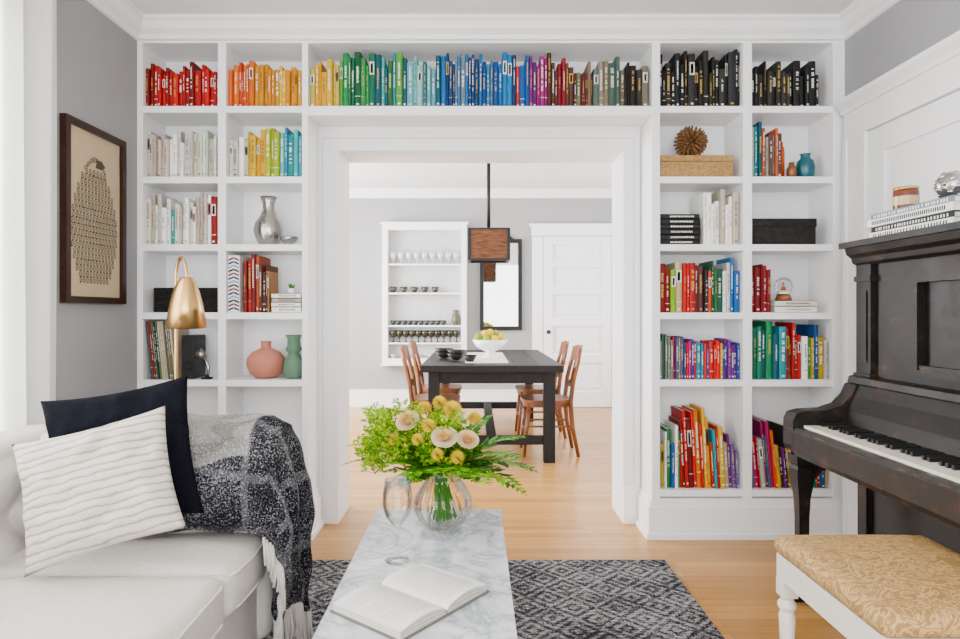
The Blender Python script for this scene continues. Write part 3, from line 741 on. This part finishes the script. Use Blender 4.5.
def frond(p0,d,L_,wid,cols,droop=.6,n=17,fat=.15):
    d=Vector(d).normalized(); pts=[]; p=Vector(p0); dd=d.copy()
    for i in range(n+1):
        pts.append(p.copy()); p=p+dd*L_/n; dd=(dd+Vector((0,0,-droop/n))).normalized()
    m.tube(pts,[.0016]*n+[.0006],LEAF,sl('#5a9a2a'),5)
    for i in range(1,n+1):
        t=(pts[i]-pts[i-1]).normalized(); s=t.cross(Vector((0,0,1)))
        s=s.normalized() if s.length>1e-3 else Vector((1,0,0)); up=s.cross(t)
        f=i/n; l=wid*(math.sin(math.pi*min(1,.12+f*.88))**.7+.05)
        for sg in (-1,1):
            leaflet(pts[i],(s*sg+t*.55+up*R(-.15,.15)).normalized(),up,l,l*fat+.0015,sl(random.choice(cols)))
def rose(c,ax,r,cols):
    q=Vector((0,0,1)).rotation_difference(Vector(ax).normalized()).to_matrix().to_4x4()
    M=Matrix.Translation(c)@q
    for layer,(rr,hh,op,n) in enumerate(((.2,.9,.1,3),(.38,.95,.2,4),(.58,.95,.4,5),(.8,.85,.7,5),(1.0,.65,1.1,6),(1.12,.45,1.4,6))):
        for k in range(n):
            a0=6.283*k/n+layer*.7
            def f(u,v):
                a=a0+(u-.5)*1.9*6.283/n*.8
                e=1-.3*(2*u-1)**2*v
                rad=r*rr*(.25+.75*math.sin(v*1.5)+op*.18*v**3); return (rad*math.cos(a)*1,rad*math.sin(a),r*(hh*v*e-.35))
            m.surf(f,6,5,LEAF,jit(sl(cols[min(layer//2,len(cols)-1)]),.06),M=M)
def mum(c,ax,r,col):
    q=Vector((0,0,1)).rotation_difference(Vector(ax).normalized()); c=Vector(c)
    for i in range(110):
        z=1-(i+.5)/110*1.1; a=i*2.4; s=math.sqrt(max(0,1-z*z)); d=q@Vector((s*math.cos(a),s*math.sin(a),z))
        leaflet(c+d*r*.25,d,d.orthogonal().normalized(),r*.85,r*.15,jit(sl(col),.1))
def spray(c,n,rad,cols,ps=.006):
    for i in range(n):
        d=Vector((R(-1,1),R(-1,1),R(-.8,1)))*rad
        p=Vector(c)+d
        if i%3==0: m.tube([Vector(c)-Vector((0,0,rad)),p],.0008,LEAF,sl('#7aa03a'),4)
        for k in range(3):
            dd=Vector((R(-1,1),R(-1,1),R(-.3,1))).normalized(); leaflet(p,dd,dd.orthogonal().normalized(),ps*2.6,ps*.8,sl(random.choice(cols)))
YG=['#a9cc1e','#c4da2a','#8cc01e','#d0e040','#76b01e']
for tip,L_,w_ in (((-.34,-.05,.18),.30,.05),((-.36,0,.06),.31,.045),((-.26,-.1,.26),.27,.05),((-.34,.02,.30),.28,.045),((.14,-.12,.03),.34,.07),((.20,-.05,-.01),.32,.07),((.09,-.16,-.03),.30,.065),((.18,.02,.06),.30,.065),((.17,-.08,.10),.27,.065),((.12,.05,.14),.26,.06),((.15,-.02,.22),.24,.055),((-.12,-.18,.0),.2,.05),((.02,.1,.2),.2,.045),((-.25,.1,.1),.26,.05),((-.02,-.2,.03),.2,.05),((.15,-.10,-.05),.32,.065),((.06,-.2,.02),.24,.06),((-.2,-.14,.03),.22,.05)):
    d=Vector(tip); p0=top+Vector((d.x*.15,d.y*.15,.01)); frond(p0,d+Vector((0,0,.12)),L_,w_,G,droop=R(.7,1.1),fat=.17)
for i in range(44):
    a=R(0,6.28); d=Vector((math.cos(a),math.sin(a)*.8,R(.0,1.0))); frond(top+d*.01,d,R(.13,.21),.045,G,droop=R(.3,.9),n=12,fat=.2)
for i in range(44):
    c=top+Vector((R(-.28,.05),R(-.12,.12),R(.04,.22))); c.z+= -.22*abs(c.x-vx+.05)*.5
    stem(c,.0014); spray(c,32,.036,YG,.0064)
for i in range(18):
    c=top+Vector((R(-.06,.15),R(-.1,.12),R(.03,.16))); stem(c,.0014); spray(c,22,.03,YG+G,.0062)
RO=[[(.80,.44,.13),(.80,.56,.27),(.82,.66,.42)],[(.80,.50,.17),(.81,.62,.33),(.83,.72,.50)]]
for k,(dx,dy,dz,r) in enumerate(((-.115,-.08,.215,.030),(.012,-.14,.172,.032),(.088,-.13,.162,.027),(.035,.05,.20,.028))):
    c=top+Vector((dx,dy,dz-.02)); stem(c); rose(c,(dx*2,-.6,.7),r,RO[k%2])
for dx,dy,dz,r in ((.035,-.06,.245,.034),(-.04,-.13,.205,.026),(.055,-.15,.105,.025),(-.06,-.05,.25,.026),(.11,-.02,.21,.026),(-.16,-.08,.15,.022),(-.01,-.02,.265,.026),(-.01,-.15,.115,.022),(-.075,-.13,.16,.022)):
    c=top+Vector((dx,dy,dz-.02)); stem(c); mum(c,(dx,-.6,.7),r,random.choice([(.80,.56,.015),(.78,.60,.02),(.82,.62,.03)]))
m.build('flower_bouquet',recalc=False)

# ------------------------------------------------------------------ piano
m=MB(); PF,PN=2.76,1.22; B=BLACKP
m.box(1.575,1.93,PN-.02,PF+.02,1.472,1.497,B)
m.prism([(1.64,1.40),(1.625,1.41),(1.62,1.43),(1.60,1.445),(1.592,1.472),(1.93,1.472),(1.93,1.40)],'y',PN-.005,PF+.005,B)
m.box(1.68,1.925,PN,PF,.10,1.40,B)
for a,b_ in ((PF-.10,PF),(PN,PN+.10)):
    m.box(1.64,1.70,a,b_,.92,1.40,B); m.box(1.63,1.70,a-.01,b_+.005,.90,.94,B); m.box(1.632,1.70,a-.008,b_+.004,1.33,1.352,B)
    m.box(1.634,1.70,a+.022,b_-.022,.99,1.29,B)
m.box(1.662,1.70,PN+.1,PF-.1,1.335,1.40,B); m.box(1.662,1.70,PN+.1,PF-.1,.90,.96,B)
m.box(1.662,1.70,2.42,PF-.1,.96,1.335,B); m.box(1.662,1.70,PN+.1,1.55,.96,1.335,B)
for a,b_,c,d in ((2.395,2.42,.96,1.335),(1.55,1.575,.96,1.335)): m.box(1.650,1.70,a,b_,c,d,B)
m.box(1.650,1.70,1.575,2.395,1.312,1.335,B); m.box(1.650,1.70,1.575,2.395,.96,.983,B)
m.box(1.655,1.70,1.84,1.95,.98,1.315,B)
m.box(1.656,1.70,1.95,2.395,.983,1.0,B)
ck=[(1.335,.615),(1.325,.64),(1.325,.745),(1.34,.775),(1.38,.785),(1.47,.79),(1.53,.81),(1.57,.85),(1.59,.895),(1.64,.905),(1.70,.905),(1.70,.60)]
for a,b_ in ((PF-.085,PF),(PN,PN+.085)): m.prism(ck,'y',a,b_,B)
m.box(1.35,1.70,PN+.08,PF-.08,.60,.69,B)
m.prism([(1.335,.60),(1.325,.62),(1.325,.70),(1.335,.718),(1.36,.718),(1.36,.60)],'y',PN+.08,PF-.08,B)
m.prism([(1.52,.70),(1.525,.745),(1.545,.79),(1.58,.85),(1.60,.895),(1.61,.905),(1.69,.905),(1.69,.70)],'y',PN+.085,PF-.085,B)
m.prism([(1.595,.900),(1.60,.925),(1.615,.93),(1.70,.93),(1.70,.90)],'y',PN+.01,PF-.01,B)
y=PF-.095; kw=(PF-PN-.19)/52
for i in range(52):
    m.box(1.365,1.525,y-kw+.0008,y-.0008,.695,.728,IVORY)
    if i%7 in (0,2,3,5,6) and i<51: m.box(1.425,1.525,y-kw-.0055,y-kw+.0055,.728,.742,BLKM)
    y-=kw
m.box(1.663,1.70,PN+.06,PF-.06,.14,.58,B); m.box(1.655,1.67,PN+.08,PF-.12,.20,.52,B)
for a,b_ in ((PF-.07,PF-.01),(PN+.01,PN+.07)):
    m.box(1.64,1.70,a,b_,.1,.60,B)
for yy in (PF-.06,PN+.06):
    m.box(1.30,1.925,yy-.055,yy+.055,.0005,.085,B); m.prism([(1.29,.085),(1.29,.10),(1.42,.125),(1.5,.10),(1.5,.085)],'y',yy-.05,yy+.05,B)
    sq=[(.045,.60),(.045,.565),(.036,.555),(.042,.54),(.04,.50),(.028,.42),(.024,.34),(.023,.24),(.028,.18),(.038,.15),(.04,.12),(.042,.10)]
    m.lathe([(r*1.25,z) for r,z in sq],(1.375,yy,0),4,B,smooth=False,M=Matrix.Translation((1.375,yy,0))@Matrix.Rotation(math.pi/4,4,'Z')@Matrix.Translation((-1.375,-yy,0)))
    m.prism([(1.42,.60),(1.42,.50),(1.45,.53),(1.52,.565),(1.62,.58),(1.62,.60)],'y',yy-.02,yy+.02,B)
m.box(1.60,1.93,PN,PF,.0005,.10,B)
# chipped/bare arrises, slightly proud of the lacquer, in uneven lengths
def chips(x,z,ya,yb,r=.0022,dens=.55):
    y=ya
    while y<yb:
        l=R(.015,.10)
        if random.random()<dens:
            n=4; m.tube([(x+R(-.0006,.0006),y+l*i/n,z+R(-.0006,.0006)) for i in range(n+1)],[r*.2]+[r*R(.5,1) for _ in range(n-1)]+[r*.2],WORN,seg=6)
        y+=l+R(.0,.04)
chips(1.326,.708,PN+.1,PF-.01,.0028,.65); chips(1.327,.622,PN+.1,PF-.01,.0028,.6); chips(1.577,1.4735,PN,PF+.01,.002,.4)
chips(1.597,.924,PN+.02,PF-.02,.002,.45); chips(1.6505,.983,1.95,2.39,.0018,.5); chips(1.6505,1.312,1.95,2.39,.0018,.4); chips(1.594,1.448,PN,PF,.0018,.3)
m.build('upright_piano',bevel=.004)

# piano top things
m=MB(); z=1.4983
for k,(h,c,t) in enumerate(((.030,'#f1efe9','#202020'),(.022,'#141416','#f0f0f0'),(.030,'#ecebe6','#181818'),(.024,'#6f7988','#f0f0f0'))):
    a=.006*math.sin(k*2.3); c=lin(c)
    m.box(1.641+a,1.90+a,2.20+a,2.67-a,z+.0005,z+.003,BOOK,c); m.box(1.641+a,1.90+a,2.20+a,2.67-a,z+h-.003,z+h-.0005,BOOK,c)
    m.box(1.641+a,1.645+a,2.20+a,2.67-a,z+.003,z+h-.003,BOOK,c); m.box(1.645+a,1.893+a,2.205+a,2.665-a,z+.003,z+h-.003,BOOK,(.78,.75,.68))
    yy=2.23
    while yy<2.64:
        m.box(1.6402+a,1.641+a,yy,yy+.006,z+h*.25,z+h*.75,BOOK,lin(t)); yy+=R(.012,.02) if k!=2 else .011
    z+=h
m.build('stack_of_notebooks',recalc=False)
m=MB(); c=(1.72,2.56,z+.001)
m.lathe([(0,0),(.043,0),(.045,.005),(.045,.075),(.043,.08),(.041,.08),(.041,.06),(0,.06)],c,32,PAINT,lin('#6a3014')); m.lathe([(.0455,.02),(.0455,.055)],c,32,PAINT,lin('#d0ae84')); m.lathe([(0,.08),(.044,.08),(.044,.092),(0,.094)],c,32,BRASS); m.build('jar_candle')
m=MB(); c=Vector((1.73,2.33,z+.057)); m.sphere(c,.05,SILVER,seg=32)
for i in range(26):
    zz=1-2*(i+.5)/26; a=i*2.4; r=math.sqrt(1-zz*zz); d=Vector((r*math.cos(a),r*math.sin(a),zz)); m.sphere(c+d*.046,.010,SILVER,seg=10)
m.build('mercury_glass_ball')

# ------------------------------------------------------------------ piano bench
m=MB(); b0,b1,c0,c1=.93,1.41,1.46,2.02
m.softbox(b0,b1,c0,c1,.445,.505,.028,DAM,bulge=.012)
m.box(b0+.012,b1-.012,c0+.012,c1-.012,.37,.447,CREAMP)
for x in (b0+.035,b1-.035):
    for y in (c0+.035,c1-.035):
        m.box(x-.024,x+.024,y-.024,y+.024,.32,.372,CREAMP)
        m.lathe([(0,.0005),(.012,.0005),(.016,.02),(.02,.05),(.016,.06),(.024,.075),(.024,.085),(.015,.10),(.019,.15),(.025,.26),(.02,.275),(.028,.288),(.028,.298),(.018,.31),(.022,.322)],(x,y,0),20,CREAMP)
m.build('piano_bench',bevel=.002)

# ------------------------------------------------------------------ dining room
m=MB(); T0,T1,U0,U1=-.44,.69,5.02,7.15
for i in range(6):
    a=T0+(T1-T0)*i/6; m.box(a+.001,a+(T1-T0)/6-.001,U0+.09,U1-.09,.725,.779,BLKW)
m.box(T0,T1,U0,U0+.088,.725,.779,BLKW); m.box(T0,T1,U1-.088,U1,.725,.779,BLKW)
for x in (T0+.06,T1-.15):
    for y in (U0+.06,U1-.15): m.box(x,x+.09,y,y+.09,.0005,.725,BLKW)
for y in (U0+.09,U1-.13): m.box(T0+.1,T1-.1,y,y+.04,.63,.725,BLKW); m.box(T0+.1,T1-.1,y-.005,y+.045,.14,.21,BLKW)
for x in (T0+.085,T1-.125): m.box(x,x+.04,U0+.1,U1-.1,.64,.725,BLKW)
m.box((T0+T1)/2-.04,(T0+T1)/2+.04,U0+.1,U1-.1,.145,.205,BLKW)
m.build('dining_table',bevel=.004)
def chair(cx,cy,face):
    M=Matrix.Translation((cx,cy,0))@Matrix.Rotation(0 if face>0 else math.pi,4,'Z'); m=MB()
    poly=[]
    for i in range(28):
        a=6.283*i/28; ca,sa=math.cos(a),math.sin(a)
        poly.append((.215*math.copysign(abs(ca)**.6,ca),.21*math.copysign(abs(sa)**.6,sa)*(1+.06*ca)))
    m.prism(poly,'z',.445,.47,WOOD,M=M); m.prism([(x*.93,y*.93) for x,y in poly],'z',.41,.445,WOOD,M=M)
    for sy in (-1,1):
        m.tube([(.155,sy*.15,.44),(.18,sy*.17,.22),(.20,sy*.185,.0005)],[.019,.016,.012],WOOD,M=M)
        m.tube([(-.25,sy*.175,.0005),(-.20,sy*.165,.25),(-.185,sy*.165,.45),(-.205,sy*.17,.62),(-.25,sy*.175,.80),(-.265,sy*.172,.87)],[.015,.019,.021,.019,.017,.015],WOOD,M=M)
        m.tube([(.18,sy*.175,.25),(-.21,sy*.165,.25)],.009,WOOD,M=M)
    m.tube([(.185,-.17,.20),(.185,.17,.20)],.009,WOOD,M=M); m.tube([(-.21,-.16,.2),(-.21,.16,.2)],.009,WOOD,M=M)
    def rail(z0,z1,xo):
        n=10
        for i in range(n):
            a,b_=-1+2*i/n,-1+2*(i+1)/n
            f=lambda t:(-.035*(1-t*t))
            vs=[]
            for t in (a,b_):
                for dx in (-.009,.009):
                    for z in (z0,z1): vs.append((xo+f(t)+dx-(z-z0)*.2,t*.18,z+(.02*(1-t*t) if z==z1 else 0)))
            m.add(vs,[(0,1,5,4),(2,6,7,3),(1,3,7,5),(0,4,6,2),(0,2,3,1),(4,5,7,6)],WOOD,M=M)
    rail(.78,.90,-.242); rail(.55,.60,-.195)
    for k in (-1.5,-.5,.5,1.5):
        y=k*.062; m.tube([(-.218,y,.58),(-.248,y,.70),(-.275,y,.82)],.009,WOOD,M=M)
    m.build('dining_chair')
chair(.60,5.48,-1); chair(.60,6.25,-1); chair(-.35,5.52,1); chair(-.35,6.3,1)
m=MB(); m.box(-.09,.27,5.25,6.6,.7805,.783,MATTE,lin('#e4e2dc'))
for i in range(12):
    m.box(-.09,.27,5.27+i*.11,5.275+i*.11,.783,.7835,MATTE,lin('#7a7a78'))
m.build('table_runner')
m=MB(); c=(.13,5.85,.784)
m.lathe([(0,0),(.085,0),(.085,.012),(.04,.03),(.035,.05),(.06,.065),(.13,.10),(.165,.165),(.158,.165),(.12,.11),(.05,.08),(0,.075)],c,40,PORC); m.build('pedestal_fruit_bowl')
m=MB()
LG,DG,LY=(.22,.30,.015),(.13,.22,.012),(.62,.42,.015)
for i,(dx,dy,dz,cc) in enumerate(((0,0,.13,DG),(.07,0,.16,LG),(-.07,.01,.16,DG),(.03,.07,.16,LY),(-.03,-.07,.16,LG),(.04,-.06,.165,LY),(0,.01,.22,LY),(.05,.02,.21,LG),(-.045,.0,.21,LY),(-.05,.07,.17,DG),(.105,.0,.185,LY),(-.105,.0,.185,LG))):
    m.sphere((c[0]+dx,c[1]+dy,c[2]+dz),.040,MATTE,cc,sz=1.05)
m.build('pile_of_fruit')
for dx,dy,n,r in ((-.17,5.55,2,.085),(-.29,5.78,2,.09),(-.05,5.38,1,.06)):
    m=MB()
    for k in range(n):
        m.lathe([(0,0),(.03,0),(.035,.008),(r,.055),(r-.005,.055),(.03,.014),(0,.012)],(dx,dy,.7845+k*.032),28,BLKM)
    m.build('black_bowl')
m=MB(); px,py=.12,6.05; a=.18; z0,z1=1.685,1.965
for sx in (-1,1):
    m.box(px+sx*a-.008,px+sx*a+.008,py-a,py+a,z0,z1,LWOOD); m.box(px-a,px+a,py+sx*a-.008,py+sx*a+.008,z0,z1,LWOOD)
    for sy in (-1,1): m.box(px+sx*a-.014,px+sx*a+.014,py+sy*a-.014,py+sy*a+.014,z0-.004,z1+.004,BLKM)
    for z in (z0,z1): m.box(px-a,px+a,py+sx*a-.012,py+sx*a+.012,z-.008,z+.008,BLKM); m.box(px+sx*a-.012,px+sx*a+.012,py-a,py+a,z-.008,z+.008,BLKM)
m.box(px-a,px+a,py-a,py+a,z1-.01,z1,BLKM)
m.tube([(px,py,z1),(px,py,ZC-.02)],.018,BLKM,seg=12); m.lathe([(0,0),(.07,0),(.07,.018),(0,.018)],(px,py,ZC-.0185),24,BLKM)
m.tube([(px,py,z1),(px,py,z0+.13)],.02,BLKM); m.sphere((px,py,z0+.09),.045,PORC)
m.build('pendant_lantern')
m=MB(); n0,n1,q0,q1=-1.165,-.114,.554,2.29; yf=YE-.16
f=.07
m.box(n0,n0+f,yf,YE-.001,q0,q1,WHITE); m.box(n1-f,n1,yf,YE-.001,q0,q1,WHITE); m.box(n0+f,n1-f,yf,YE-.001,q1-f,q1,WHITE); m.box(n0+f,n1-f,yf,YE-.001,q0,q0+f,WHITE)
m.box(n0-.02,n1+.02,yf-.02,YE-.001,q1+.001,q1+.025,WHITE); m.box(n0-.02,n1+.02,yf-.02,YE-.001,q0-.02,q0-.001,WHITE)
m.box(n0+f,n1-f,YE-.012,YE-.001,q0+f,q1-f,pm('cabinet_back_paint',(.50,.50,.50),.6,dev=.06,sc_=20))
NZ=[.82,1.035,1.44,1.80]
for z in NZ: m.box(n0+f,n1-f,yf+.012,YE-.012,z-.02,z,WHITE)
m.build('wall_display_cabinet',bevel=.002)
m=MB()
def goblet(x,z,s,mat,col=(.1,.1,.1),y=None):
    m.lathe([(0,0),(.03*s,0),(.03*s,.004*s),(.006*s,.01*s),(.006*s,.05*s),(.03*s,.065*s),(.04*s,.1*s),(.036*s,.13*s),(.034*s,.13*s),(.036*s,.1*s),(0,.06*s)],(x,y or YE-.09,z+.0008),16,mat,col)
def bowl(x,z,r,h,mat,col): m.lathe([(0,0),(r*.5,0),(r,h),(r*.94,h),(r*.4,.01),(0,.01)],(x,YE-.09,z+.0008),18,mat,col)
xs=lambda n,e=0:[n0+f+.06+(n1-n0-2*f-.12-e)*i/(n-1) for i in range(n)]
for x in xs(11): goblet(x,NZ[0],1.15,PAINT,lin('#26261a'))
for x in xs(10,.16): bowl(x,NZ[1],.038,.06,PAINT,lin('#1e1e18'))
for i,x in enumerate(xs(7)): 
    if i<5: bowl(x,NZ[2],.05,.075,PAINT,lin('#322e20'))
for x in xs(9): goblet(x,NZ[3],1.1,PAINT,lin('#c4c6c6'))
for x in xs(6): bowl(x,q0+f,.05,.05,PAINT,lin('#b4b2ac'))
m.build('glassware_collection')
m=MB(); m.lathe([(0,0),(.04,0),(.055,.05),(.05,.12),(.03,.15),(.04,.19),(.036,.19)],(-.25,YE-.09,NZ[1]+.001),20,PAINT,lin('#4c5038')); m.build('ceramic_pitcher')
m=MB(); a0,a1,g0,g1=.05,.58,.97,2.12; 
for x0,x1,y0_,y1_ in ((a0+.05,a1-.05,g0,g0+.05),(a0+.05,a1-.05,g1-.05,g1),(a0,a0+.05,g0,g1),(a1-.05,a1,g0,g1)): m.box(x0,x1,YE-.04,YE-.001,y0_,y1_,BLKM)
m.box(a0+.04,a1-.04,YE-.02,YE-.001,g0+.04,g1-.04,MIRR); m.prism([(a0+.1,g1),(a0+.16,g1+.05),((a0+a1)/2,g1+.09),(a1-.16,g1+.05),(a1-.1,g1)],'y',YE-.035,YE-.001,BLKM)
m.build('black_framed_mirror',bevel=.003)
m=MB(); d0,d1,dz=.85,1.70,2.15
m.box(d0,d1,YE-.03,YE-.001,.005,dz,WHITE)
for x0,x1 in ((d0,d0+.11),(d1-.11,d1)): m.box(x0,x1,YE-.062,YE-.03,.005,dz,WHITE)
zs=[.005,.20,.56,.66,1.02,1.12,1.42,1.52,1.76,1.84,2.05,dz]
for i in range(0,12,2): m.box(d0+.11,d1-.11,YE-.062,YE-.03,zs[i],zs[i+1],WHITE)
for i in range(1,11,2): m.box(d0+.16,d1-.16,YE-.044,YE-.03,zs[i]+.04,zs[i+1]-.04,WHITE)
m.sphere((d0+.06,YE-.09,.95),.028,BLKM); m.tube([(d0+.06,YE-.085,.95),(d0+.06,YE-.055,.95)],.01,BLKM)
m.build('door_2',bevel=.003)
m=MB()
m.box(d0-.14,d0-.008,YE-.05,YE-.001,0,dz,WHITE); m.box(d1+.008,d1+.14,YE-.05,YE-.001,0,dz,WHITE); m.box(d0-.15,d1+.15,YE-.053,YE-.001,dz+.008,dz+.13,WHITE); m.box(d0-.18,d1+.18,YE-.08,YE-.001,dz+.13,dz+.16,WHITE)
m.build('trim_7',bevel=.003)

# ------------------------------------------------------------------ light
w=bpy.data.worlds.new('sky'); sc.world=w; w.use_nodes=True
bg=w.node_tree.nodes['Background']; bg.inputs['Color'].default_value=(.94,.97,1,1); bg.inputs['Strength'].default_value=2.3
def area(name,loc,rot,sx,sy,e,col=(1,1,1)):
    l=bpy.data.lights.new(name,'AREA'); l.shape='RECTANGLE'; l.size=sx; l.size_y=sy; l.energy=e; l.color=col
    o=bpy.data.objects.new(name,l); o.location=loc; o.rotation_euler=rot; sc.collection.objects.link(o)
h=math.pi/2
area('window_light_living',(-2.05,1.45,1.5),(0,-h,0),1.8,1.8,330,(1,.99,.97))
area('window_light_dining_left',(-3.0,6.0,1.5),(0,-h,0),1.9,2.9,560,(.98,.985,1))
area('fill_light_dining_right',(3.0,6.1,1.6),(0,h,0),1.7,2.3,150,(.97,.98,1))  # added fill to brighten the dining room, outside the unseen right wall
area('fill_light_rear',(0,-1.55,1.5),(h,0,0),3.4,2.3,160,(.98,.99,1))  # added fill behind the camera to boost the living room, no window there

# ------------------------------------------------------------------ camera
cam=bpy.data.cameras.new('camera'); co=bpy.data.objects.new('camera',cam); sc.collection.objects.link(co)
co.location=(0,0,1.2); co.rotation_euler=(h,0,0); cam.lens=24; cam.sensor_width=36; cam.shift_x=.0042; cam.shift_y=-.0078; cam.clip_start=.05
sc.camera=co
